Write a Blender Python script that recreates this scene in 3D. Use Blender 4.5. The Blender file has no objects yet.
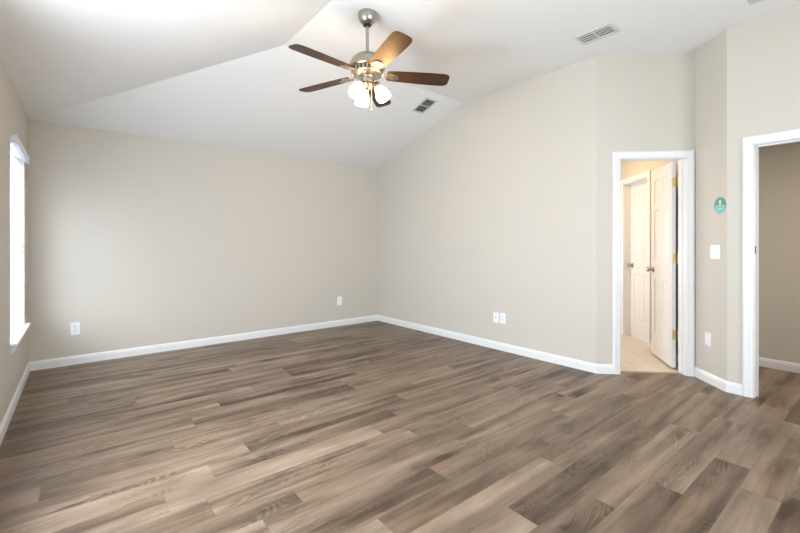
import bpy, bmesh, math, random
from mathutils import Vector, Matrix
random.seed(7)
sc = bpy.context.scene
col = sc.collection

# ------------------------------------------------------------------ camera, world, lights, exposure
YAW = math.radians(38.73)
cd = bpy.data.cameras.new('camera'); cam = bpy.data.objects.new('camera', cd); col.objects.link(cam)
cam.location = (0, 0, 1.21); cam.rotation_euler = (math.radians(90), 0, -YAW)
cd.sensor_width = 36; cd.lens = 36 * 405 / 800; cd.shift_y = -(266.5 - 243.5) / 800; cd.clip_start = .02
sc.camera = cam
sc.view_settings.view_transform = 'Standard'; sc.view_settings.look = 'None'
sc.view_settings.gamma = 1; sc.view_settings.use_curve_mapping = False
sc.view_settings.exposure = 0.90

w = bpy.data.worlds.new('daylight'); sc.world = w; w.use_nodes = True
bg = w.node_tree.nodes['Background']; bg.inputs[0].default_value = (.80, .90, 1, 1); bg.inputs[1].default_value = 1.6

def area(name, loc, rot, sx, sy, power, color):
    l = bpy.data.lights.new(name, 'AREA'); l.shape = 'RECTANGLE'; l.size = sx; l.size_y = sy
    l.energy = power; l.color = color
    o = bpy.data.objects.new(name, l); o.location = loc; o.rotation_euler = [math.radians(a) for a in rot]
    col.objects.link(o); return o
DAY = (.88, .94, 1)
# daylight at the windows (left wall window with blinds, plus unseen windows added to brighten the room: one beside the camera, two rear)
area('window_daylight_left', (-.55, 4.40, 1.23), (0, -90, 0), 1.40, .88, 32, (.77, .88, 1))
area('window_daylight_near_left', (-.56, 2.05, 1.23), (0, -88, 0), 1.40, 1.00, 92, (.77, .88, 1))
area('window_daylight_rear', (.95, -1.33, 1.35), (99, 0, 0), 1.2, 1.6, 20, DAY)
area('window_daylight_rear', (2.75, -1.33, 1.35), (99, 0, 0), 1.2, 1.6, 20, DAY)

# ------------------------------------------------------------------ helpers
def tag(o, label=None, cat=None, group=None, kind=None):
    if label: o['label'] = label
    if cat: o['category'] = cat
    if group: o['group'] = group
    if kind: o['kind'] = kind
    return o

def obj(name, bm, mat, parent=None, smooth=False, kind=None):
    bmesh.ops.recalc_face_normals(bm, faces=bm.faces[:])
    me = bpy.data.meshes.new(name); bm.to_mesh(me); bm.free()
    if mat: me.materials.append(mat)
    if smooth:
        for p in me.polygons: p.use_smooth = True
        try: me.set_sharp_from_angle(angle=math.radians(40))
        except Exception: pass
    o = bpy.data.objects.new(name, me); col.objects.link(o)
    if parent: o.parent = parent
    if kind: o['kind'] = kind
    return o

def empty(name, M, label, cat, group=None):
    o = bpy.data.objects.new(name, None); col.objects.link(o); o.matrix_world = M; o.empty_display_size = .1
    return tag(o, label, cat, group)

def box(bm, x0, x1, y0, y1, z0, z1, M=None, bev=0):
    r = bmesh.ops.create_cube(bm, size=1)
    vs = r['verts']
    for v in vs:
        v.co = Vector((x0 + (v.co.x + .5) * (x1 - x0), y0 + (v.co.y + .5) * (y1 - y0), z0 + (v.co.z + .5) * (z1 - z0)))
    if bev:
        es = list({e for v in vs for e in v.link_edges})
        r2 = bmesh.ops.bevel(bm, geom=es, offset=bev, segments=2, affect='EDGES', profile=.5)
        vs = list({v for f in r2['faces'] for v in f.verts} | {v for v in vs if v.is_valid})
    if M is not None:
        for v in vs: v.co = M @ v.co
    return vs

def lathe(bm, prof, n=32, M=None, cap=True):
    rings = []
    for r, z in prof:
        ring = []
        for i in range(n):
            a = 2 * math.pi * i / n
            co = Vector((r * math.cos(a), r * math.sin(a), z))
            ring.append(bm.verts.new(M @ co if M is not None else co))
        rings.append(ring)
    for a, b in zip(rings, rings[1:]):
        for i in range(n):
            bm.faces.new((a[i], a[(i + 1) % n], b[(i + 1) % n], b[i]))
    if cap:
        bm.faces.new(rings[0][::-1]); bm.faces.new(rings[-1])
    return rings

def tube(bm, pts, r, n=10):
    """round bar along a polyline"""
    pts = [Vector(p) for p in pts]
    rings = []
    for i, p in enumerate(pts):
        d = (pts[min(i + 1, len(pts) - 1)] - pts[max(i - 1, 0)]).normalized()
        up = Vector((0, 0, 1)) if abs(d.z) < .9 else Vector((1, 0, 0))
        a = d.cross(up).normalized(); b = d.cross(a)
        rr = r[i] if isinstance(r, (list, tuple)) else r
        rings.append([bm.verts.new(p + a * rr * math.cos(2 * math.pi * k / n) + b * rr * math.sin(2 * math.pi * k / n)) for k in range(n)])
    for A, B in zip(rings, rings[1:]):
        for k in range(n): bm.faces.new((A[k], A[(k + 1) % n], B[(k + 1) % n], B[k]))
    bm.faces.new(rings[0][::-1]); bm.faces.new(rings[-1])

def frame2(p0, d):
    """matrix: local x along d in plan, local y = into the room side given by left normal, z up"""
    d = Vector((d[0], d[1], 0)).normalized(); z = Vector((0, 0, 1)); y = z.cross(d)
    M = Matrix((d, y, z)).transposed().to_4x4(); M.translation = Vector((p0[0], p0[1], p0[2] if len(p0) > 2 else 0))
    return M

# ------------------------------------------------------------------ materials
def mat(name, color=(.8, .8, .8), rough=.6, metal=0, bump=0, bscale=200, spec=.5, detail=3):
    m = bpy.data.materials.new(name); m.use_nodes = True
    nt = m.node_tree; b = nt.nodes['Principled BSDF']
    b.inputs['Base Color'].default_value = (*color, 1); b.inputs['Roughness'].default_value = rough
    b.inputs['Metallic'].default_value = metal; b.inputs['Specular IOR Level'].default_value = spec
    tc = nt.nodes.new('ShaderNodeTexCoord'); n = nt.nodes.new('ShaderNodeTexNoise')
    n.inputs['Scale'].default_value = bscale; n.inputs['Detail'].default_value = detail
    nt.links.new(tc.outputs['Object'], n.inputs['Vector'])
    if bump:
        bp = nt.nodes.new('ShaderNodeBump'); bp.inputs['Strength'].default_value = bump; bp.inputs['Distance'].default_value = .002
        nt.links.new(n.outputs['Fac'], bp.inputs['Height']); nt.links.new(bp.outputs['Normal'], b.inputs['Normal'])
    else:
        mx = nt.nodes.new('ShaderNodeMapRange'); mx.inputs['To Min'].default_value = rough - .03; mx.inputs['To Max'].default_value = rough + .03
        nt.links.new(n.outputs['Fac'], mx.inputs['Value']); nt.links.new(mx.outputs['Result'], b.inputs['Roughness'])
    return m
M_WALL = mat('wall_paint', (.577, .5315, .463), .55, bump=.12, bscale=160, spec=.3)
M_CEIL = mat('ceiling_paint', (.785, .772, .75), .8, bump=.6, bscale=45, spec=.2, detail=5)
M_TRIM = mat('white_trim_paint', (.76, .755, .745), .32)
M_DOOR = mat('white_door_paint', (.74, .735, .72), .35)
M_PLATE = mat('white_plastic', (.83, .83, .83), .35)
M_SLOT = mat('dark_slot', (.06, .055, .05), .7)
M_NICKEL = mat('brushed_nickel', (.43, .39, .34), .30, 1, bscale=30)
M_DARK = mat('black_metal', (.02, .018, .016), .45)
M_BRASS = mat('polished_brass', (.68, .56, .30), .35, 1)
M_VENT = mat('vent_metal', (.60, .59, .56), .5)
M_VENTDARK = mat('vent_throat', (.05, .045, .04), .9)
M_HALLWALL = mat('hall_wall_paint', (.66, .58, .47), .6, bump=.1, bscale=160)
M_BLIND = mat('white_vinyl', (.86, .87, .88), .4)
M_CHAIN = mat('pull_chain', (.75, .70, .6), .3, 1)

def translucent(m, f):
    nt = m.node_tree; b = nt.nodes['Principled BSDF']; out = nt.nodes['Material Output']
    t = nt.nodes.new('ShaderNodeBsdfTranslucent'); t.inputs[0].default_value = (.9, .93, .96, 1)
    mx = nt.nodes.new('ShaderNodeMixShader'); mx.inputs[0].default_value = f
    nt.links.new(b.outputs[0], mx.inputs[1]); nt.links.new(t.outputs[0], mx.inputs[2]); nt.links.new(mx.outputs[0], out.inputs[0])
translucent(M_BLIND, .45)

def glass_mat():
    m = bpy.data.materials.new('window_glass'); m.use_nodes = True; nt = m.node_tree
    b = nt.nodes['Principled BSDF']; out = nt.nodes['Material Output']
    b.inputs['Base Color'].default_value = (.9, .95, 1, 1); b.inputs['Roughness'].default_value = .03
    t = nt.nodes.new('ShaderNodeBsdfTransparent'); mx = nt.nodes.new('ShaderNodeMixShader'); mx.inputs[0].default_value = .08
    nt.links.new(t.outputs[0], mx.inputs[1]); nt.links.new(b.outputs[0], mx.inputs[2]); nt.links.new(mx.outputs[0], out.inputs[0])
    return m
M_GLASS = glass_mat()

def shade_mat():
    m = bpy.data.materials.new('lit_frosted_glass'); m.use_nodes = True; nt = m.node_tree
    b = nt.nodes['Principled BSDF']
    b.inputs['Base Color'].default_value = (.9, .87, .8, 1); b.inputs['Roughness'].default_value = .4
    b.inputs['Emission Color'].default_value = (1, .62, .29, 1); b.inputs['Emission Strength'].default_value = 21.0
    n = nt.nodes.new('ShaderNodeTexNoise'); n.inputs['Scale'].default_value = 20
    mr = nt.nodes.new('ShaderNodeMapRange'); mr.inputs['To Min'].default_value = .36; mr.inputs['To Max'].default_value = .44
    nt.links.new(n.outputs['Fac'], mr.inputs['Value']); nt.links.new(mr.outputs['Result'], b.inputs['Roughness'])
    return m
M_SHADE = shade_mat()

class G:
    """small node graph helper"""
    def __init__(s, m): s.nt = m.node_tree
    def n(s, t, **kw):
        o = s.nt.nodes.new(t)
        for k, v in kw.items():
            if k.startswith('_'): setattr(o, k[1:], v)
            else: o.inputs[k.replace('__', ' ')].default_value = v
        return o
    def l(s, a, b): s.nt.links.new(a, b)
    def math(s, op, a, b=None, clamp=False):
        o = s.nt.nodes.new('ShaderNodeMath'); o.operation = op; o.use_clamp = clamp
        for i, v in enumerate((a, b)):
            if v is None: continue
            if isinstance(v, (int, float)): o.inputs[i].default_value = v
            else: s.l(v, o.inputs[i])
        return o.outputs[0]
    def mixc(s, fac, a, b, blend='MIX'):
        o = s.nt.nodes.new('ShaderNodeMix'); o.data_type = 'RGBA'; o.blend_type = blend
        for k, v in ((0, fac), (6, a), (7, b)):
            if isinstance(v, (int, float)): o.inputs[k].default_value = v
            elif isinstance(v, tuple): o.inputs[k].default_value = (*v, 1)
            else: s.l(v, o.inputs[k])
        return o.outputs[2]
    def ramp(s, fac, *stops):
        o = s.nt.nodes.new('ShaderNodeValToRGB'); s.l(fac, o.inputs[0]); e = o.color_ramp.elements
        while len(e) < len(stops): e.new(.5)
        for el, (p, c) in zip(e, stops):
            el.position = p; el.color = (*c, 1) if isinstance(c, tuple) else (c, c, c, 1)
        return o.outputs[0]

def floor_mat():
    m = bpy.data.materials.new('vinyl_plank'); m.use_nodes = True; g = G(m)
    b = g.nt.nodes['Principled BSDF']
    at = g.n('ShaderNodeAttribute', _attribute_name='plank')         # r: seed a, g: seed b, b: tone
    uv = g.n('ShaderNodeUVMap', _uv_map='edge')                      # metres from the plank's own corner
    tc = g.n('ShaderNodeTexCoord')
    sep = g.n('ShaderNodeSeparateColor'); g.l(at.outputs['Color'], sep.inputs[0])
    px = g.n('ShaderNodeSeparateXYZ'); g.l(tc.outputs['Object'], px.inputs[0])
    X = g.math('ADD', px.outputs[0], g.math('MULTIPLY', sep.outputs[0], 37.0))
    Y = g.math('ADD', px.outputs[1], g.math('MULTIPLY', sep.outputs[1], 23.0))
    def vec(sx, sy, z=0.0):
        c = g.n('ShaderNodeCombineXYZ'); g.l(g.math('MULTIPLY', X, sx), c.inputs[0]); g.l(g.math('MULTIPLY', Y, sy), c.inputs[1]); c.inputs[2].default_value = z
        return c.outputs[0]
    def noise(v, scale=1, det=3, dist=0, rough=.5):
        n = g.n('ShaderNodeTexNoise', Scale=scale, Detail=det, Distortion=dist, Roughness=rough); g.l(v, n.inputs['Vector']); return n.outputs['Fac']
    # soft lengthwise bands inside each plank
    band = noise(vec(.6, 10, 1.3), 1, 2, .5)
    streak = noise(vec(1.6, 42, 5.3), 1, 3, .6, .6)
    band2 = noise(vec(2.6, 9, 4.1), 1, 3, .8)
    fine = noise(vec(5, 150, 2.2), 1, 4, .3, .6)
    # cathedral grain: iso-lines of a stretched noise
    field = noise(vec(1.5, 7.5, 7.7), 1, 1, .5)
    rings = g.math('SINE', g.math('MULTIPLY', field, 210.0))
    rings = g.math('MULTIPLY', g.math('ADD', rings, 1.0), .5)
    rmask = g.ramp(noise(vec(1.6, 6, 9.2), 1, 2), (.50, 0.0), (.66, 1.0))
    # knots
    vo = g.n('ShaderNodeTexVoronoi', Scale=1.0, Randomness=1.0)
    cv = g.n('ShaderNodeVectorMath', _operation='ADD')
    nz = g.n('ShaderNodeTexNoise', Scale=3.0, Detail=2.0); g.l(vec(2, 8, 3.3), nz.inputs['Vector'])
    sc_ = g.n('ShaderNodeVectorMath', _operation='SCALE'); g.l(nz.outputs['Color'], sc_.inputs[0]); sc_.inputs['Scale'].default_value = .35
    g.l(vec(1.25, 4.2, 0), cv.inputs[0]); g.l(sc_.outputs[0], cv.inputs[1]); g.l(cv.outputs[0], vo.inputs['Vector'])
    knot = g.ramp(vo.outputs['Distance'], (.02, 1.0), (.15, 0.0))
    halo = g.ramp(vo.outputs['Distance'], (.05, 1.0), (.42, 0.0))
    kc = g.n('ShaderNodeSeparateColor'); g.l(vo.outputs['Color'], kc.inputs[0])
    kpick = g.ramp(kc.outputs[0], (.32, 0.0), (.40, 1.0))
    knot = g.math('MULTIPLY', knot, kpick); halo = g.math('MULTIPLY', halo, kpick)
    # tone
    t = g.math('ADD', g.math('MULTIPLY', sep.outputs[2], 1.0), 0.0)
    t = g.math('ADD', t, g.math('MULTIPLY', g.math('SUBTRACT', band, .5), 1.25))
    t = g.math('ADD', t, g.math('MULTIPLY', g.math('SUBTRACT', streak, .5), .26))
    t = g.math('ADD', t, g.math('MULTIPLY', g.math('SUBTRACT', band2, .5), .60))
    t = g.math('ADD', t, g.math('MULTIPLY', g.math('SUBTRACT', fine, .5), .42))
    t = g.math('SUBTRACT', t, g.math('MULTIPLY', g.math('MULTIPLY', rings, rmask), .26))
    t = g.math('SUBTRACT', t, g.math('MULTIPLY', halo, .30))
    t = g.math('SUBTRACT', t, g.math('MULTIPLY', knot, .50), True)
    c = g.ramp(t, (0.0, (.052, .032, .020)), (.28, (.120, .083, .054)), (.52, (.202, .144, .097)), (.8, (.288, .216, .152)), (1.0, (.37, .293, .222)))
    # warm patches
    wp = g.ramp(noise(vec(1.0, 4.0, 15.), 1, 2), (.45, 0.0), (.75, 1.0))
    c = g.mixc(g.math('MULTIPLY', wp, .45), c, (1.0, .86, .72), 'MULTIPLY')
    # joints
    us = g.n('ShaderNodeSeparateXYZ'); g.l(uv.outputs[0], us.inputs[0])
    ex = g.math('MINIMUM', us.outputs[0], g.math('SUBTRACT', 1.2, us.outputs[0]))
    ey = g.math('MINIMUM', us.outputs[1], g.math('SUBTRACT', .156, us.outputs[1]))
    ed = g.math('MINIMUM', ex, ey)
    seam = g.ramp(g.math('MULTIPLY', ed, 100.0), (.06, 1.0), (.17, 0.0))
    c = g.mixc(g.math('MULTIPLY', seam, .35), c, (.05, .035, .025))
    g.l(c, b.inputs['Base Color'])
    r = g.n('ShaderNodeMapRange'); r.inputs['To Min'].default_value = .36; r.inputs['To Max'].default_value = .5
    g.l(fine, r.inputs['Value']); g.l(r.outputs['Result'], b.inputs['Roughness'])
    b.inputs['Specular IOR Level'].default_value = .4
    bp = g.n('ShaderNodeBump', Strength=.12, Distance=.001)
    g.l(g.math('SUBTRACT', fine, g.math('MULTIPLY', seam, 2.0)), bp.inputs['Height']); g.l(bp.outputs['Normal'], b.inputs['Normal'])
    return m
M_FLOOR = floor_mat()

def blade_mat():
    m = bpy.data.materials.new('walnut_blade'); m.use_nodes = True; g = G(m)
    b = g.nt.nodes['Principled BSDF']; tc = g.n('ShaderNodeTexCoord'); mp = g.n('ShaderNodeMapping')
    mp.inputs['Scale'].default_value = (3, 45, 10); g.l(tc.outputs['Object'], mp.inputs[0])
    n = g.n('ShaderNodeTexNoise', Scale=1.5, Detail=4.0, Distortion=.4); g.l(mp.outputs[0], n.inputs['Vector'])
    g.l(g.ramp(n.outputs['Fac'], (.3, (.017, .008, .005)), (.7, (.048, .022, .011))), b.inputs['Base Color'])
    b.inputs['Roughness'].default_value = .42; b.inputs['Specular IOR Level'].default_value = .6; b.inputs['Specular Tint'].default_value = (1, .66, .34, 1)
    return m
M_BLADE = blade_mat()

def tile_mat():
    m = bpy.data.materials.new('hall_tile'); m.use_nodes = True; g = G(m)
    b = g.nt.nodes['Principled BSDF']; tc = g.n('ShaderNodeTexCoord'); mp = g.n('ShaderNodeMapping')
    mp.inputs['Rotation'].default_value = (0, 0, math.radians(0)); g.l(tc.outputs['Object'], mp.inputs[0])
    br = g.n('ShaderNodeTexBrick', Scale=1.0); br.inputs['Brick Width'].default_value = .33; br.inputs['Row Height'].default_value = .33
    br.inputs['Mortar Size'].default_value = .004; br.offset = 0
    br.inputs['Color1'].default_value = (.66, .58, .49, 1); br.inputs['Color2'].default_value = (.60, .52, .43, 1); br.inputs['Mortar'].default_value = (.38, .31, .24, 1)
    g.l(mp.outputs[0], br.inputs['Vector'])
    n = g.n('ShaderNodeTexNoise', Scale=6.0, Detail=4.0); g.l(mp.outputs[0], n.inputs['Vector'])
    g.l(g.mixc(.35, br.outputs['Color'], g.ramp(n.outputs['Fac'], (.3, (.54, .46, .37)), (.7, (.72, .64, .55)))), b.inputs['Base Color'])
    b.inputs['Roughness'].default_value = .35
    return m
M_TILE = tile_mat()

def teal_mat():
    m = bpy.data.materials.new('teal_print'); m.use_nodes = True; g = G(m)
    b = g.nt.nodes['Principled BSDF']; tc = g.n('ShaderNodeTexCoord'); s = g.n('ShaderNodeSeparateXYZ'); g.l(tc.outputs['Object'], s.inputs[0])
    f = g.math('ADD', g.math('MULTIPLY', s.outputs[2], 6.5), .5)
    g.l(g.ramp(f, (.36, (.17, .48, .44)), (.44, (.08, .30, .23))), b.inputs['Base Color']); b.inputs['Roughness'].default_value = .4
    return m
M_TEAL = teal_mat()
M_WHITEINK = mat('white_ink', (.8, .86, .84), .5)

# ------------------------------------------------------------------ plan of the room
XL, YB, YR = -.345, 5.2, -1.2
HW, HF = 2.385, 2.96
C0 = Vector((XL, YB)); C1 = Vector((3.72, YB)); C2 = Vector((3.795, 1.80)); C3 = Vector((4.415, 1.20)); C4 = Vector((4.15, .91)); C5 = Vector((4.15, YR))
CR = Vector((XL - .064, YR))
T = .115
UP = .06

def wall(name, p0, p1, top, holes=(), t=T, e0=0, e1=0, material=None):
    """solid wall standing on the plan line p0->p1, room on its left; thickness goes to the right"""
    p0 = Vector(p0); p1 = Vector(p1); d = (p1 - p0); L = d.length; d.normalize(); nrm = Vector((d.y, -d.x))
    def topz(s):
        if s <= top[0][0]: return top[0][1]
        for (a, za), (b_, zb) in zip(top, top[1:]):
            if s <= b_: return za + (zb - za) * (s - a) / (b_ - a)
        return top[-1][1]
    S = sorted({-e0, L + e1, *[h[0] for h in holes], *[h[1] for h in holes], *[s for s, z in top if -e0 < s < L + e1]})
    bm = bmesh.new()
    def P(s, z, k): q = p0 + d * s + nrm * (t * k); return bm.verts.new((q.x, q.y, z))
    def quad(a): bm.faces.new([P(*q) for q in a])
    for s0, s1 in zip(S, S[1:]):
        cur = 0.0; zs = []
        hs = sorted([h for h in holes if h[0] <= s0 + 1e-6 and h[1] >= s1 - 1e-6], key=lambda h: h[2])
        segs = []; lo = 0.0
        for h in hs:
            if h[2] > lo: segs.append((lo, lo, h[2], h[2]))
            lo = h[3]
        segs.append((lo, lo, topz(s0) + UP, topz(s1) + UP))
        for a0, a1, b0, b1 in segs:
            for k in (0, 1): quad([(s0, a0, k), (s1, a1, k), (s1, b1, k), (s0, b0, k)])
            quad([(s0, a0, 0), (s1, a1, 0), (s1, a1, 1), (s0, a0, 1)])
            quad([(s0, b0, 0), (s1, b1, 0), (s1, b1, 1), (s0, b0, 1)])
    for s in (S[0], S[-1]): quad([(s, 0, 0), (s, topz(s) + UP, 0), (s, topz(s) + UP, 1), (s, 0, 1)])
    for h in holes:
        for s in h[:2]:
            if S[0] < s < S[-1]: quad([(s, h[2], 0), (s, h[3], 0), (s, h[3], 1), (s, h[2], 1)])
    bmesh.ops.remove_doubles(bm, verts=bm.verts[:], dist=1e-5)
    return obj(name, bm, material or M_WALL, kind='structure')

# room on the left of each line: go counter-clockwise seen from above
WZ0, WZ1 = .485, 1.955
TILT = Matrix.Translation((XL, YB, 0)) @ Matrix.Rotation(-.01, 4, 'Z') @ Matrix.Translation((-XL, -YB, 0))   # the left wall runs a touch out of square
wall('wall_rear', CR, C5, [(0, HW), (1.785, HF), (9, HF)], [(.75, 1.95, .55, 2.15), (2.5, 3.7, .55, 2.15)], e0=T, e1=T)
DJ = .749
wall('wall_right_entry', C5, C4, [(0, HF), (9, HF)], [(DJ - .80 - YR, DJ - YR, 0, 1.995)])
wall('wall_right_angled', C4, C3, [(0, HF), (9, HF)], e1=T)
A_U0, A_U1 = .209, .789
LA = (C2 - C3).length
wall('wall_right_door', C3, C2, [(0, HF), (9, HF)], [(LA - A_U1, LA - A_U0, 0, 2.004)])
rl = (C1 - C2).length
wall('wall_right', C2, C1, [(0, HF), (1.62, HF), (rl, HW)], e1=T)
wall('wall_back', C1, C0, [(0, HW), (9, HW)], e0=T, e1=T)
wall('wall_left', C0, CR, [(0, HW), (9, HW)], [(YB - 4.85, YB - 3.95, WZ0, WZ1), (YB - 2.55, YB - 1.55, WZ0, WZ1)], e0=0, e1=T)

def slab(bm, pts, h):
    a = [bm.verts.new(p) for p in pts]; b = [bm.verts.new((p[0], p[1], p[2] + h)) for p in pts]
    bm.faces.new(a); bm.faces.new(b[::-1])
    for i in range(len(a)):
        j = (i + 1) % len(a); bm.faces.new((a[i], a[j], b[j], b[i]))
XH = 1.44; YH = 3.42; ex = .14; dz = ex * .322
bm = bmesh.new()
slab(bm, [(XL - ex, YB + ex, HW - dz), (5.6, YB + ex, HW - dz), (5.6, YH, HF), (XH, YH, HF)], .1)
slab(bm, [(XL - ex, YB + ex, HW - dz), (XH, YH, HF), (XH, YR - ex, HF), (XL - ex, YR - ex, HW - dz)], .1)
slab(bm, [(XH, YH, HF), (5.6, YH, HF), (5.6, YR - ex, HF), (XH, YR - ex, HF)], .1)
obj('ceiling', bm, M_CEIL, kind='structure')

# ------------------------------------------------------------------ plank floor
PW, PL = .156, 1.2
joint = {0: 2.822, 1: 2.283, -1: 2.570, 3: 1.548, 2: 1.925, 5: 1.038, 6: 1.490, 7: 1.840, 8: .832, 11: .566, 10: 1.530, 12: .796,
         13: -.134, 17: .846, 20: 1.565, 18: 1.155, 26: .895, 22: -.045}
tone = {(0, 2.5): .30, (0, 3.0): .58, (1, 2.1): .34, (1, 2.5): .74, (-1, 2.4): .66, (-1, 2.9): .52, (3, 1.4): .86, (3, 1.8): .36,
        (2, 1.8): .33, (2, 2.3): .62, (5, .9): .78, (5, 1.3): .45, (6, 1.3): .30, (6, 1.8): .50, (7, 1.6): .52, (7, 2.2): .36, (8, .6): .30, (8, 1.2): .55,
        (11, .3): .66, (11, .8): .42, (10, 1.2): .66, (10, 1.9): .48, (12, .5): .62, (12, 1.1): .44, (13, -.3): .72, (13, .3): .24,
        (17, .3): .60, (17, 1.2): .26, (17, 2.3): .66, (18, .8): .60, (18, 1.5): .50, (20, 1.8): .24, (20, 1.2): .55, (22, .4): .22, (26, 1.2): .3,
        (24, .3): .45, (4, 1.5): .5, (9, 1.5): .56, (0, 4.5): .4, (1, 4.2): .5, (2, 3.6): .50, (-1, 3.9): .25, (0, 3.9): .6, (16, 1): .5, (15, 1.6): .42}
bm = bmesh.new()
uvl = bm.loops.layers.uv.new('edge'); cl = bm.loops.layers.float_color.new('plank')
X0, X1, Y0, Y1 = XL - .1, 5.5, YR - .1, YB + .1
for k in range(-13, 31):
    y0 = .672 + PW * (k - 1); y1 = y0 + PW
    ya, yb = max(y0, Y0), min(y1, Y1)
    if yb <= ya: continue
    j = joint.get(k, random.uniform(0, PL))
    x = j - PL * math.ceil((j - X0) / PL)
    while x < X1:
        xa, xb = max(x, X0), min(x + PL, X1)
        if xb > xa:
            tn = None
            for (kk, xx), v in tone.items():
                if kk == k and x <= xx < x + PL: tn = v
            rnd = (random.random(), random.random(), random.random())
            if tn is None: tn = .43 + .10 * rnd[2]
            else: tn = .47 + (tn - .50) * .58
            f = bm.faces.new([bm.verts.new(p) for p in ((xa, ya, 0), (xb, ya, 0), (xb, yb, 0), (xa, yb, 0))])
            for lp in f.loops:
                lp[uvl].uv = (lp.vert.co.x - x, lp.vert.co.y - y0); lp[cl] = (rnd[0], rnd[1], tn, 1)
        x += PL
nb = len(bm.verts)
v = [bm.verts.new(p) for p in ((X0, Y0, -.02), (X1, Y0, -.02), (X1, Y1, -.02), (X0, Y1, -.02))]; bm.faces.new(v[::-1])
me = bpy.data.meshes.new('floor'); bm.to_mesh(me); bm.free(); me.materials.append(M_FLOOR)
o = bpy.data.objects.new('floor', me); col.objects.link(o); o['kind'] = 'structure'

# ------------------------------------------------------------------ sweeps for baseboards and casings
BASE = [(0, 0), (.014, 0), (.014, .060), (.011, .066), (.011, .074), (.006, .082), (.003, .087), (0, .087)]
def sweep2(bm, path, prof):
    """profile (offset towards the left of the path, z) along a plan polyline with mitres"""
    path = [Vector(p) for p in path]; rings = []
    for i, p in enumerate(path):
        d0 = (path[i] - path[i - 1]).normalized() if i else None
        d1 = (path[i + 1] - path[i]).normalized() if i < len(path) - 1 else None
        n0 = Vector((-d0.y, d0.x)) if d0 else None; n1 = Vector((-d1.y, d1.x)) if d1 else None
        if n0 is None: m = n1
        elif n1 is None: m = n0
        else: m = (n0 + n1) / (1 + n0.dot(n1))
        rings.append([bm.verts.new((p.x + m.x * o_, p.y + m.y * o_, z)) for o_, z in prof])
    n = len(prof)
    for a, b in zip(rings, rings[1:]):
        for i in range(n): bm.faces.new((a[i], a[(i + 1) % n], b[(i + 1) % n], b[i]))
    bm.faces.new(rings[0][::-1]); bm.faces.new(rings[-1])
def base(name, path):
    bm = bmesh.new(); sweep2(bm, path, BASE); return obj(name, bm, M_TRIM, kind='structure')
uA = (C3 - C2).normalized(); nA = Vector((-uA.y, uA.x))          # along the door wall / into the hall
def A(u, n): return C2 + uA * u + nA * n
CW = .066
base('baseboard_left', [(XL, 5.186), CR])
base('baseboard_back', [C1 - Vector((.0, 0)), C0])
base('baseboard_right', [A(A_U0 - CW, 0), C2, C1 + Vector((0, -.014))])
base('baseboard_right_angled', [(4.15, DJ + .061), C4, C3])
base('baseboard_rear', [CR + Vector((.014, 0)), C5])
base('baseboard_right_entry', [(4.15, YR + .014), (4.15, DJ - .80 - .061)])

CAS = [(0, 0), (0, .010), (.006, .014), (.012, .013), (.020, .013), (.024, .016), (.046, .019), (.054, .019), (.060, .016), (.066, .011), (.066, 0)]
def casing(name, M, x0, x1, h, parent=None, width=CW, x0only=False):
    """U-shaped casing around an opening; local x along wall, local -y towards viewer, z up"""
    k = width / .066; bm = bmesh.new(); rings = []
    for (bx, bz, sx, sz) in ((x0, 0, -1, 0), (x0, h, -1, 1), (x1, h, 1, 1), (x1, 0, 1, 0)):
        rings.append([bm.verts.new(M @ Vector((bx + sx * (o_ * k), -y, bz + sz * o_ * k))) for o_, y in CAS])
    n = len(CAS)
    for a, b in zip(rings, rings[1:]):
        for i in range(n): bm.faces.new((a[i], a[(i + 1) % n], b[(i + 1) % n], b[i]))
    bm.faces.new(rings[0][::-1]); bm.faces.new(rings[-1])
    return obj(name, bm, M_TRIM, parent, kind='structure')
def jambs(name, M, x0, x1, h, depth, stop=None, parent=None, top=.01):
    """lining boards of an opening; they stand proud of the hole by 12 mm"""
    bm = bmesh.new(); j = .012
    box(bm, x0, x0 + j, -.001, depth + .001, 0, h, M); box(bm, x1 - j, x1, -.001, depth + .001, 0, h, M); box(bm, x0 + j, x1 - j, -.001, depth + .001, h - j, h, M)
    if stop is not None:
        s0, s1 = stop
        box(bm, x0 + j, x0 + j + .01, s0, s1, 0, h - j, M); box(bm, x1 - j - .01, x1 - j, s0, s1, 0, h - j, M); box(bm, x0 + j + .01, x1 - j - .01, s0, s1, h - j - top, h - j, M)
    return obj(name, bm, M_TRIM, parent, kind='structure')
MA = frame2(C2, uA)                                                # y = into the hall
casing('trim_1', MA, A_U0 - .001, A_U1 + .001, 1.996)
jambs('trim_2', MA, A_U0 - .006, A_U1 + .006, 2.004, T, (.045, .078), top=.001)
MAb = frame2(A(0, T), uA) @ Matrix.Scale(-1, 4, (0, 1, 0))
casing('trim_3', MAb, A_U0 - .001, A_U1 + .001, 1.996)
# entry opening in the right wall: local x towards -y world, local y = +x world
MD = frame2((4.15, DJ), (0, -1)); 
casing('trim_4', MD, .007, .80 - .007, 1.988, width=.068)
jambs('trim_5', MD, 0, .80, 1.995, T, (.05, .085))

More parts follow.
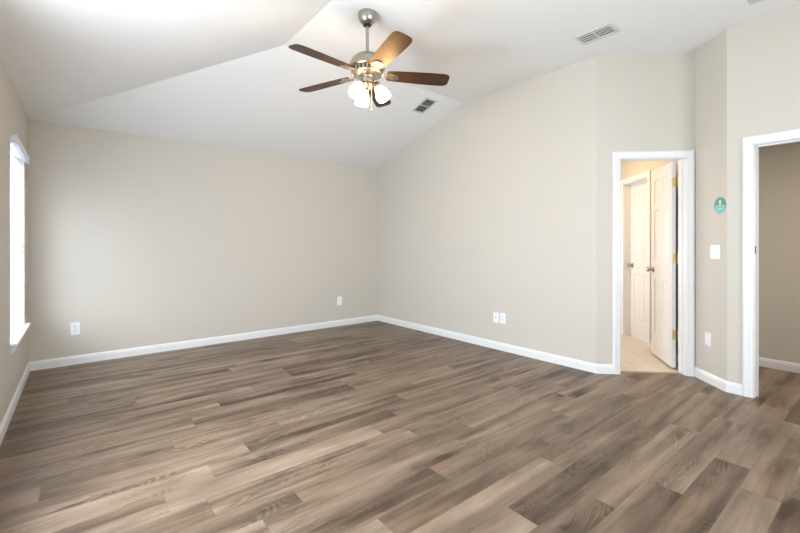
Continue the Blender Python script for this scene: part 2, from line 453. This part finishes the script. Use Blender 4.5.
# ------------------------------------------------------------------ six panel doors
def door_leaf(name, W, H, th, M, kind='structure'):
    """panelled leaf: local x 0..W, y 0..th, z 0..H, panels sunk on both faces"""
    bm = bmesh.new()
    st = .105 if W > .58 else .10; mid = .09; pw = (W - 2 * st - mid) / 2
    xs = [0, st, st + pw, st + pw + mid, W - st, W]
    zs = [0, .21, .81, 1.01, 1.54, 1.61, H - .115, H]
    for side in (0, 1):
        y = 0 if side == 0 else th; s = 1 if side == 0 else -1
        for i in range(5):
            for j in range(7):
                x0, x1, z0, z1 = xs[i], xs[i + 1], zs[j], zs[j + 1]
                if i in (1, 3) and j in (1, 3, 5):
                    lv = [(0, 0), (.004, .006), (.016, .008), (.024, .008), (.040, .003)]
                    rs = []
                    for ins, dp in lv:
                        yy = y + s * dp
                        rs.append([bm.verts.new((a, yy, b_)) for a, b_ in ((x0 + ins, z0 + ins), (x1 - ins, z0 + ins), (x1 - ins, z1 - ins), (x0 + ins, z1 - ins))])
                    for a, b_ in zip(rs, rs[1:]):
                        for q in range(4): bm.faces.new((a[q], a[(q + 1) % 4], b_[(q + 1) % 4], b_[q]))
                    bm.faces.new(rs[-1])
                else:
                    bm.faces.new([bm.verts.new((a, y, b_)) for a, b_ in ((x0, z0), (x1, z0), (x1, z1), (x0, z1))])
    for pts in ([(0, 0, 0), (0, th, 0), (0, th, H), (0, 0, H)], [(W, 0, 0), (W, th, 0), (W, th, H), (W, 0, H)],
                [(0, 0, 0), (W, 0, 0), (W, th, 0), (0, th, 0)], [(0, 0, H), (W, 0, H), (W, th, H), (0, th, H)]):
        bm.faces.new([bm.verts.new(p) for p in pts])
    bmesh.ops.remove_doubles(bm, verts=bm.verts[:], dist=1e-5)
    o = obj(name, bm, M_DOOR, kind=kind); o.matrix_world = M
    return o
def knob(parent, x, z, th, sides=(0, 1)):
    for s in sides:
        bm = bmesh.new(); sg = -1 if s == 0 else 1; y0 = 0 if s == 0 else th
        Mk = Matrix.Translation((x, y0, z)) @ Matrix.Rotation(math.radians(90) * -sg, 4, 'X')
        lathe(bm, [(.030, 0), (.031, .004), (.026, .009), (.012, .012), (.010, .030), (.016, .036), (.025, .044), (.0275, .054), (.024, .063), (.012, .068), (.001, .069)], 24, Mk)
        obj('door_knob', bm, M_NICKEL, parent, True)
def hinge(parent, M, z):
    bm = bmesh.new(); h = .089
    lathe(bm, [(.0065, 0), (.0065, h)], 12, M @ Matrix.Translation((0, 0, z - h / 2)))
    lathe(bm, [(.004, 0), (.008, .002), (.008, .006), (.003, .009)], 12, M @ Matrix.Translation((0, 0, z + h / 2)))
    lathe(bm, [(.003, -.009), (.008, -.006), (.008, -.002), (.004, 0)], 12, M @ Matrix.Translation((0, 0, z - h / 2)))
    for k in range(1, 5):
        lathe(bm, [(.0072, 0), (.0072, .001)], 12, M @ Matrix.Translation((0, 0, z - h / 2 + k * h / 5)))
    return bm, h
TH = .035
# open door: near right corner of its hinge edge at (.787,.163) of the door wall, standing 100 degrees open
ang = math.radians(80.2)
du = uA * math.cos(ang) + nA * math.sin(ang)
hc = A(.787, .163)
# local x along the leaf away from the hinge, local y to its left (towards the hall's middle)
Ml = frame2((hc.x, hc.y, .025), du)
d1 = door_leaf('door_1', .573, 1.968, TH, Ml)
knob(d1, .573 - .058, .905, TH)
for zc in (1.796, 1.067, .338):
    bm, h = hinge(None, Matrix.Translation((-.022, -.014, -.025)), zc)
    zl = zc - .025
    box(bm, -.0016, .0004, -.001, .030, zl - h / 2, zl + h / 2)     # leaf plate let into the hinge edge
    box(bm, -.024, .000, -.016, -.0135, zl - h / 2, zl + h / 2)
    box(bm, -.052, -.020, -.020, -.0175, zl - h / 2, zl + h / 2)
    o = obj('hinge', bm, M_BRASS, d1); o['label'] = 'polished brass hinge'
# latch plate on the free edge
bm = bmesh.new(); box(bm, .573 - .0005, .5742, .008, .027, .875, .935); obj('latch_plate', bm, M_NICKEL, d1)

# hall beyond: right wall carries a second, closed door set .115 deep
HR, NE = .965, 2.15
D2a, D2b = 1.03, 1.665
def hwall(name, p0, p1, holes=()):
    return wall(name, p0, p1, [(0, 2.40), (9, 2.40)], holes, t=.115, material=M_HALLWALL)
wall('wall_hall_right', A(HR, T), A(HR, NE), [(0, 2.40), (9, 2.40)], [(D2a - T, D2b - T, 0, 1.995)], t=.115, e1=.115, material=M_HALLWALL)
XHL = 3.935
UE = (XHL - A(0, NE).x) / uA.x
hwall('wall_hall_end', A(HR, NE), A(UE, NE))
wall('wall_hall_left', A(UE, NE), (XHL, 1.86), [(0, 2.40), (9, 2.40)], t=.02, material=M_HALLWALL)
bm = bmesh.new()
p = [A(.06, T - .02), A(HR + .15, T - .02), A(HR + .15, NE + .13), A(UE - .1, NE + .13), Vector((XHL - .02, A(UE, NE).y + .1))]
slab(bm, [(q.x, q.y, 2.40) for q in p], .06); obj('ceiling_hall', bm, M_CEIL, kind='structure')
bm = bmesh.new()
p2 = [A(A_U0 + .006, .062), A(A_U1 - .006, .062), A(A_U1 - .006, T), A(HR + .11, T), A(HR + .11, NE + .1), A(UE, NE + .1), A(.10, T), A(A_U0 + .006, T)]
Mt = frame2(A(0, 0), uA); Mi = Mt.inverted()
slab(bm, [Mi @ Vector((q.x, q.y, .0005)) for q in p2], .004)
o = obj('floor_hall', bm, M_TILE, kind='structure'); o.matrix_world = Mt
bm = bmesh.new()
prof = [(.045, 0.0), (.048, .004), (.055, .007), (.068, .007), (.076, .0045), (.080, .0046), (.08, .0)]
r0 = [bm.verts.new((*A(A_U0 + .006, n), z)) for n, z in prof]; r1 = [bm.verts.new((*A(A_U1 - .006, n), z)) for n, z in prof]
for i in range(len(prof)): bm.faces.new((r0[i], r0[(i + 1) % 7], r1[(i + 1) % 7], r1[i]))
bm.faces.new(r0[::-1]); bm.faces.new(r1)
obj('trim_6', bm, mat('threshold_tan', (.33, .23, .15), .4), kind='structure')
MH = frame2(A(HR, 0), nA)                                          # local x = along the hall, local y = away from uA
MHi = MH @ Matrix.Scale(-1, 4, (0, 1, 0))                           # local y into the wall
casing('trim_7', MHi, D2a + .004, D2b - .004, 1.99)
jambs('trim_8', MHi, D2a, D2b, 1.995, .115, (.055, .08))
Md = frame2((*A(HR + .080, D2b - .014), .015), -nA)   # local x from the latch side back towards the camera, local y = +uA
d2 = door_leaf('door_2', D2b - D2a - .028, 1.966, TH, Md)
knob(d2, .060, .912, TH, (0,))
base('baseboard_hall_right', [A(HR, T), A(HR, D2a - .07)])
base('baseboard_hall_end', [A(HR, NE), A(UE, NE)])

# closet / entry space beyond the opening at the right edge
XC = 5.28
wall('wall_entry_far', (XC, YR), (XC, .97), [(0, 2.15), (9, 2.15)], t=.1)
wall('wall_entry_side', (XC, .97), (4.265, .97), [(0, 2.15), (9, 2.15)], t=.03)
wall('wall_entry_near', (4.265, YR), (XC, YR), [(0, 2.15), (9, 2.15)], t=.1)
bm = bmesh.new(); slab(bm, [(4.24, YR - .1, 2.15), (5.4, YR - .1, 2.15), (5.4, 1.0, 2.15), (4.24, 1.0, 2.15)], .06); obj('ceiling_entry', bm, M_WALL, kind='structure')
base('baseboard_entry_far', [(XC, YR), (XC, .97)])
base('baseboard_entry_side', [(XC - .014, .97), (4.265, .97)])

# strike plate on the entry jamb
M = Matrix.Translation((4.15, DJ - .012, 1.16))
e = empty('strike_plate', M, 'small dark metal strike plate on the white jamb of the right-hand opening', 'strike plate')
bm = bmesh.new(); box(bm, .010, .040, -.0016, 0, -.030, .030, None, .0006); obj('plate', bm, M_DARK, e)
bm = bmesh.new(); box(bm, .018, .030, -.0022, -.0014, -.014, .014); obj('latch_hole', bm, M_SLOT, e)

# ------------------------------------------------------------------ windows
def window_leftwall(n, y0, y1, z0, z1):
    fr = bmesh.new(); xo = XL - T; f = .035
    box(fr, xo + .005, xo + .055, y0, y0 + f, z0, z1); box(fr, xo + .005, xo + .055, y1 - f, y1, z0, z1)
    box(fr, xo + .005, xo + .055, y0 + f, y1 - f, z0, z0 + f + .02); box(fr, xo + .005, xo + .055, y0 + f, y1 - f, z1 - f, z1)
    zm = (z0 + z1) / 2; box(fr, xo + .01, xo + .05, y0 + f, y1 - f, zm - .018, zm + .018)
    o = obj('window_%d' % n, fr, M_TRIM, kind='structure')
    gl = bmesh.new(); box(gl, xo + .027, xo + .031, y0 + f, y1 - f, z0 + f + .02, zm - .018); box(gl, xo + .027, xo + .031, y0 + f, y1 - f, zm + .018, z1 - f)
    obj('pane', gl, M_GLASS, o)
    s = bmesh.new()
    box(s, XL - T + .055, XL, y0, y1, z0 - .001, z0 + .018)
    box(s, XL, XL + .040, y0 - .05, y1 + .05, z0 - .001, z0 + .018, None, .004)
    obj('window_sill', s, M_TRIM, o); o.matrix_world = TILT
    a = bmesh.new(); box(a, XL, XL + .016, y0 - .03, y1 + .03, z0 - .052, z0 - .001, None, .003); obj('window_apron', a, M_TRIM, o)
    return o
window_leftwall(1, 3.95, 4.85, WZ0, WZ1)
window_leftwall(2, 1.55, 2.55, WZ0, WZ1)  # unseen window beside the camera, added to supply daylight
def added_rear_window(n, x0, x1, z0, z1):  # assumed windows behind the camera, added to let more daylight in
    fr = bmesh.new(); yo = YR - T; f = .04
    box(fr, x0, x0 + f, yo + .01, yo + .06, z0, z1); box(fr, x1 - f, x1, yo + .01, yo + .06, z0, z1)
    box(fr, x0 + f, x1 - f, yo + .01, yo + .06, z0, z0 + f); box(fr, x0 + f, x1 - f, yo + .01, yo + .06, z1 - f, z1)
    zm = (z0 + z1) / 2; box(fr, x0 + f, x1 - f, yo + .015, yo + .055, zm - .02, zm + .02)
    o = obj('window_%d' % n, fr, M_TRIM, kind='structure')
    gl = bmesh.new(); box(gl, x0 + f, x1 - f, yo + .03, yo + .034, z0 + f, zm - .02); box(gl, x0 + f, x1 - f, yo + .03, yo + .034, zm + .02, z1 - f); obj('pane', gl, M_GLASS, o)
    s = bmesh.new(); box(s, x0 - .04, x1 + .04, YR, YR + .04, z0 - .02, z0, None, .003); obj('window_sill', s, M_TRIM, o)
added_rear_window(3, XL + .75, XL + 1.95, .55, 2.15); added_rear_window(4, XL + 2.5, XL + 3.7, .55, 2.15)

# blind
e = empty('window_blind', TILT @ Matrix.Translation((XL, 4.40, WZ1)), 'white horizontal slat blind lowered in the left wall window', 'window blind')
MB = Matrix.Identity(4)
y0, y1 = -.44, .44
bm = bmesh.new()
box(bm, .001, .030, -.47, .53, -.030, .024, None, .003)
box(bm, .001, .034, -.472, .532, .020, .030, None, .002)
box(bm, .001, .033, -.472, .532, -.034, -.027, None, .002)
obj('valance', bm, M_BLIND, e)
bm = bmesh.new()
zb = -(WZ1 - WZ0) + .115
n = 31
for i in range(n):
    z = -.06 - (abs(zb) - .09) * i / (n - 1)
    Ms = Matrix.Translation((-.030, 0, z)) @ Matrix.Rotation(math.radians(46), 4, 'Y')
    box(bm, -.024, .024, y0, y1, -.0014, .0014, Ms)
obj('slats', bm, M_BLIND, e)
bm = bmesh.new(); box(bm, -.052, -.008, y0, y1, zb - .012, zb + .006, None, .004); obj('bottom_rail', bm, M_BLIND, e)
bm = bmesh.new()
for yy in (-.33, 0, .33):
    for xx in (-.050, -.010): tube(bm, [(xx, yy, -.04), (xx, yy, zb)], .0011, 6)
obj('ladder_cord', bm, M_BLIND, e)
bm = bmesh.new(); tube(bm, [(-.003, .38, -.04), (-.001, .38, -.60)], .004, 8); obj('tilt_wand', bm, M_PLATE, e)

# ------------------------------------------------------------------ wall plates
def plate(name, p, d, W, H, label, cat, kind, group=None):
    """p: centre on the wall, d: direction along the wall so that local -y points into the room"""
    e = empty(name, frame2(p, d), label, cat, group)
    bm = bmesh.new(); box(bm, -W / 2, W / 2, -.006, 0, -H / 2, H / 2, None, .0025); obj('cover_plate', bm, M_PLATE, e)
    if kind == 'duplex':
        for zz in (-.021, .021):
            bm = bmesh.new()
            lathe(bm, [(.0165, 0), (.0165, .003), (.0155, .0035)], 24, Matrix.Translation((0, -.0055, zz)) @ Matrix.Rotation(math.radians(90), 4, 'X')); r = obj('receptacle', bm, M_PLATE, e)
            bm = bmesh.new(); box(bm, -.0085, -.0055, -.0096, -.0088, zz - .001, zz + .009); box(bm, .0055, .0085, -.0096, -.0088, zz - .001, zz + .009)
            lathe(bm, [(.0028, 0), (.0028, .0008)], 10, Matrix.Translation((0, -.0088, zz - .008)) @ Matrix.Rotation(math.radians(90), 4, 'X')); obj('slot', bm, M_SLOT, r)
    elif kind == 'rocker2':
        for xx in (-.023, .023):
            bm = bmesh.new(); Mr = Matrix.Translation((xx, -.007, 0)) @ Matrix.Rotation(math.radians(4 if xx < 0 else -4), 4, 'X')
            box(bm, -.0165, .0165, -.003, .003, -.033, .033, Mr, .001); obj('rocker', bm, M_PLATE, e)
    elif kind == 'jack':
        bm = bmesh.new(); box(bm, -.010, .010, -.0085, -.005, -.010, .010, None, .001); r = obj('jack', bm, M_PLATE, e)
        bm = bmesh.new(); box(bm, -.006, .006, -.0092, -.0082, -.006, .006); obj('jack_opening', bm, M_SLOT, r)
    elif kind == 'blank': pass
    for zz in ((-.048, .048) if kind != 'duplex' else (0,)):
        for xx in ((-.023, .023) if kind == 'rocker2' else (0,)):
            bm = bmesh.new(); lathe(bm, [(.003, 0), (.003, .001)], 10, Matrix.Translation((xx, -.0058, zz)) @ Matrix.Rotation(math.radians(90), 4, 'X')); obj('screw', bm, M_NICKEL, e)
plate('wall_outlet', (0.0, YB, .358), (1, 0), .074, .125, 'white duplex outlet on the back wall near the left window', 'outlet', 'duplex')
plate('wall_outlet', (3.03, YB, .368), (1, 0), .078, .128, 'white outlet plate on the back wall nearer the far corner', 'outlet', 'duplex')
dR = (C2 - C1).normalized()
q = C1 + dR * 2.265; plate('cable_jack', (q.x, q.y, .361), dR, .074, .118, 'left of the two white plates side by side low on the right wall', 'wall plate', 'jack')
q = C1 + dR * 2.356; plate('wall_outlet', (q.x, q.y, .365), dR, .074, .118, 'right of the two white plates side by side low on the right wall', 'outlet', 'duplex')
dB = (C4 - C3).normalized()
q = C3 + dB * .265; plate('light_switch', (q.x, q.y, 1.138), dB, .115, .118, 'white double rocker light switch below the round teal sticker', 'light switch', 'rocker2')
q = C3 + dB * .178; plate('wall_plate', (q.x, q.y, .378), dB, .074, .112, 'white plate low on the narrow angled wall between the two door openings', 'wall plate', 'blank')

# round sticker
q = C3 + dB * .318
e = empty('wall_sticker', frame2((q.x, q.y, 1.527), dB), 'round teal and green sticker with white print above the light switch', 'sticker')
bm = bmesh.new(); lathe(bm, [(.070, 0), (.070, .0008), (.0695, .001)], 48, Matrix.Rotation(math.radians(90), 4, 'X')); obj('disc', bm, M_TEAL, e)
bm = bmesh.new()
RX = Matrix.Rotation(math.radians(90), 4, 'X')
lathe(bm, [(.011, 0), (.011, .0016)], 20, Matrix.Translation((0, 0, .036)) @ RX)              # head of the white mark
for (xa, xb, za, zb_) in ((-.005, .005, .006, .028), (-.012, .012, .014, .019)): box(bm, xa, xb, -.0016, 0, za, zb_)
obj('white_mark', bm, M_WHITEINK, e)
bm = bmesh.new()
x = -.050
for wd, hh in ((.010, .016), (.008, .012), (.009, .012), (.003, .016), (.009, .012), (.008, .012), (.010, .016), (.008, .012), (.009, .012)):
    # small unreadable letter forms: an upright with two bars
    box(bm, x, x + .0025, -.0016, 0, -.012, -.012 + hh)
    box(bm, x, x + wd, -.0016, 0, -.012, -.0095); box(bm, x, x + wd, -.0016, 0, -.0145 + hh, -.012 + hh)
    x += wd + .0035
box(bm, -.034, .034, -.0016, 0, -.026, -.0225)
obj('white_lettering', bm, M_WHITEINK, e)

# ------------------------------------------------------------------ ceiling vents
def vent(M, W, L, label, tilt=-28, n=7, hw=.0072, group=None):
    """M: local z points down out of the ceiling; L along local y, louvres run along y in two banks"""
    e = empty('ceiling_vent', M, label, 'air vent', group)
    b = .024; bm = bmesh.new()
    for (x0, x1, y0, y1) in ((-W / 2, W / 2, -L / 2, -L / 2 + b), (-W / 2, W / 2, L / 2 - b, L / 2), (-W / 2, -W / 2 + b, -L / 2 + b, L / 2 - b), (W / 2 - b, W / 2, -L / 2 + b, L / 2 - b)):
        box(bm, x0, x1, y0, y1, -.001, .007, None, .002)
    obj('frame', bm, M_VENT, e)
    bm = bmesh.new(); box(bm, -.004, .004, -.5, .5, -.0, .006)
    bm.free(); bm = bmesh.new(); box(bm, -W / 2 + b, W / 2 - b, -.006, .006, 0, .006); obj('divider', bm, M_VENT, e)
    bm = bmesh.new(); box(bm, -W / 2 + b - .002, W / 2 - b + .002, -L / 2 + b - .002, L / 2 - b + .002, -.0010, .0004); obj('throat', bm, M_VENTDARK, e)
    bm = bmesh.new(); w0 = -W / 2 + b; st = (W - 2 * b) / n
    for i in range(n):
        for sgn in (-1, 1):
            ya, yb = (.006, L / 2 - b) if sgn > 0 else (-L / 2 + b, -.006)
            Ms = Matrix.Translation((w0 + st * (i + .5), 0, .0055)) @ Matrix.Rotation(math.radians(tilt), 4, 'Y')
            box(bm, -hw, hw, ya, yb, -.0006, .0006, Ms)
    obj('louvres', bm, M_VENT, e)
FL = Matrix.Rotation(math.pi, 4, 'X')
vent(Matrix.Translation((3.403, 1.615, HF)) @ FL, .195, .305, 'whole white louvred vent on the flat ceiling, high above the half-open white door', tilt=4, n=4, hw=.012)
sl = math.atan2(.575, 1.78)
vent(Matrix.Translation((3.312, 3.653, HW + (YB - 3.653) * .323)) @ Matrix.Rotation(-sl, 4, 'X') @ FL, .19, .285, 'louvred vent on the sloped ceiling to the right of the fan', tilt=50)
vent(Matrix.Translation((3.755, .555, HF)) @ FL, .19, .305, 'white ceiling vent mostly cut off by the top right edge of the photo', tilt=4, n=4, hw=.012)

# ------------------------------------------------------------------ ceiling fan
FX, FY = 1.733, 2.559
fan = empty('ceiling_fan', Matrix.Translation((FX, FY, HF)), 'brushed nickel ceiling fan with five dark walnut blades and three lit glass shades', 'ceiling fan')
bm = bmesh.new(); lathe(bm, [(.068, 0), (.070, -.004), (.070, -.022), (.066, -.042), (.057, -.064), (.043, -.080), (.028, -.087), (.020, -.088)], 40); obj('canopy', bm, M_NICKEL, fan, True)
bm = bmesh.new(); lathe(bm, [(.030, -.086), (.032, -.094), (.020, -.102), (.014, -.103)], 24); obj('canopy_collar', bm, M_DARK, fan, True)
bm = bmesh.new(); lathe(bm, [(.0125, -.08), (.0125, -.35)], 20); obj('downrod', bm, M_NICKEL, fan, True)
bm = bmesh.new()
lathe(bm, [(.018, -.300), (.030, -.308), (.050, -.316), (.088, -.328), (.114, -.350), (.130, -.382), (.135, -.408), (.135, -.420), (.129, -.425), (.105, -.427)], 48); mh = obj('motor_housing', bm, M_NICKEL, fan, True)
# slotted band below the dome
bm = bmesh.new(); lathe(bm, [(.098, -.420), (.098, -.462)], 40); obj('motor_core', bm, M_DARK, mh, True)
bm = bmesh.new()
for i in range(26):
    Mv = Matrix.Rotation(2 * math.pi * i / 26, 4, 'Z'); box(bm, .104, .122, -.0085, .0085, -.462, -.424, Mv)
obj('vent_band', bm, M_NICKEL, mh)
bm = bmesh.new(); lathe(bm, [(.100, -.458), (.120, -.460), (.122, -.465), (.112, -.470), (.085, -.474), (.066, -.478), (.05, -.480)], 48); obj('lower_ring', bm, M_NICKEL, mh, True)
bm = bmesh.new(); lathe(bm, [(.05, -.478), (.062, -.482), (.062, -.490), (.055, -.494), (.055, -.500), (.055, -.520), (.052, -.530), (.030, -.536)], 40); obj('switch_housing', bm, M_NICKEL, fan, True)
bm = bmesh.new(); lathe(bm, [(.030, -.530), (.044, -.536), (.048, -.548), (.040, -.566), (.022, -.580), (.012, -.586), (.010, -.600), (.004, -.606)], 32); fit = obj('light_fitter', bm, M_NICKEL, fan, True)

ZB = 2.49 - HF
def cam_to_world_angle(deg):                                      # angle measured with x right, y away in the camera's frame
    return math.radians(deg) - YAW
for k in range(5):
    a = cam_to_world_angle(8.2 + 72 * k)
    MBk = Matrix.Rotation(math.radians(1.6), 4, Vector((math.cos(-YAW), math.sin(-YAW), 0))).inverted() @ Matrix.Rotation(a, 4, 'Z') @ Matrix.Translation((0, 0, ZB))
    pitch = Matrix.Rotation(math.radians(.7), 4, 'Y') @ Matrix.Rotation(math.radians(-12), 4, 'X')            # left edge low seen outward
    bl = bmesh.new()
    # outline: x outward, y across
    out = [(.150, .040), (.158, .052), (.20, .058), (.30, .064), (.42, .069), (.52, .071), (.590, .070), (.612, .064), (.627, .052), (.633, .034), (.634, .0)]
    pts = out + [(x, -y) for x, y in out[::-1] if y > 0]
    top = [bl.verts.new((x, y, .003)) for x, y in pts]; bot = [bl.verts.new((x, y, -.003)) for x, y in pts]
    bl.faces.new(top); bl.faces.new(bot[::-1])
    for i in range(len(pts)):
        j = (i + 1) % len(pts); bl.faces.new((top[i], bot[i], bot[j], top[j]))
    bo = obj('blade', bl, M_BLADE, fan); bo.matrix_local = MBk @ pitch
    ir = bmesh.new()
    # blade iron: arm from the motor, broad shield under the blade root
    sh = [(.085, .013), (.120, .013), (.150, .022), (.175, .036), (.200, .040), (.225, .034), (.245, .018), (.250, 0)]
    pts = sh + [(x, -y) for x, y in sh[::-1] if y > 0]
    def zz(x): return -.0065 if x > .14 else -.0065 + (.14 - x) * .45
    top = [ir.verts.new((x, y, zz(x) + .003)) for x, y in pts]; bot = [ir.verts.new((x, y, zz(x) - .003)) for x, y in pts]
    ir.faces.new(top); ir.faces.new(bot[::-1])
    for i in range(len(pts)):
        j = (i + 1) % len(pts); ir.faces.new((top[i], bot[i], bot[j], top[j]))
    for (sx, sy) in ((.19, .022), (.19, -.022), (.228, 0)): lathe(ir, [(.002, -.0125), (.005, -.011), (.005, -.009)], 10, Matrix.Translation((sx, sy, 0)))
    io = obj('blade_iron', ir, M_NICKEL, fan); io.matrix_local = MBk @ pitch

for adeg in (114, 234, 354):
    a = cam_to_world_angle(adeg)
    R = Matrix.Rotation(a, 4, 'Z')
    ar = bmesh.new()
    tube(ar, [R @ Vector(p) for p in ((.03, 0, -.552), (.055, 0, -.545), (.068, 0, -.546), (.076, 0, -.554))], .007, 10)
    # socket cup
    Ms = R @ Matrix.Translation((.072, 0, -.545)) @ Matrix.Rotation(math.radians(180 - 30), 4, 'Y')
    lathe(ar, [(.010, -.004), (.020, 0), (.026, .010), (.027, .026), (.024, .030)], 20, Ms)
    arm = obj('lamp_arm', ar, M_NICKEL, fan, True)
    sb = bmesh.new()
    pr = [(.022, .018), (.026, .026), (.037, .045), (.047, .068), (.053, .090), (.0555, .106), (.054, .120), (.050, .128)]
    inn = [(r - .003, z) for r, z in pr[::-1]]
    lathe(sb, pr + inn, 32, Ms, cap=False); so = obj('glass_shade', sb, M_SHADE, fan, True)
    so['label'] = 'lit frosted glass shade'
    bb = bmesh.new(); lathe(bb, [(.012, .03), (.016, .05), (.028, .075), (.030, .092), (.022, .110), (.008, .118), (.001, .119)], 20, Ms); obj('bulb', bb, M_SHADE, so, True)
for (x, y, L) in ((.035, -.03, .20), (-.03, .035, .12)):
    v = Matrix.Rotation(-YAW, 4, 'Z') @ Vector((x, y, 0))
    cb = bmesh.new()
    tube(cb, [(v.x, v.y, -.525), (v.x, v.y, -.53 - L)], .0012, 6)
    lathe(cb, [(.001, 0), (.004, -.006), (.005, -.016), (.003, -.026), (.001, -.028)], 10, Matrix.Translation((v.x, v.y, -.53 - L)))
    obj('pull_chain', cb, M_CHAIN, fan)

# ------------------------------------------------------------------ hall lamp and added fill lights of the side rooms
area('entry_ceiling_lamp', (4.72, -.55, 2.12), (0, 0, 0), .25, .25, 12, (1, .93, .86))  # out-of-view lamp added to brighten the entry space
q = A(.25, 1.1)
area('hall_ceiling_lamp', (q.x, q.y, 2.37), (0, 0, 0), .35, .35, 7.5, (1, .68, .36))
q = A(-.55, 1.75)
o = area('hall_window_daylight', (q.x, q.y, 1.1), (0, 0, 0), 1.2, 1.0, 13, (.90, .95, 1)); o.rotation_euler = (Vector((uA.x, uA.y, 0))).to_track_quat('-Z', 'Y').to_euler()  # unseen cool fill added for the doors; the hall has no window
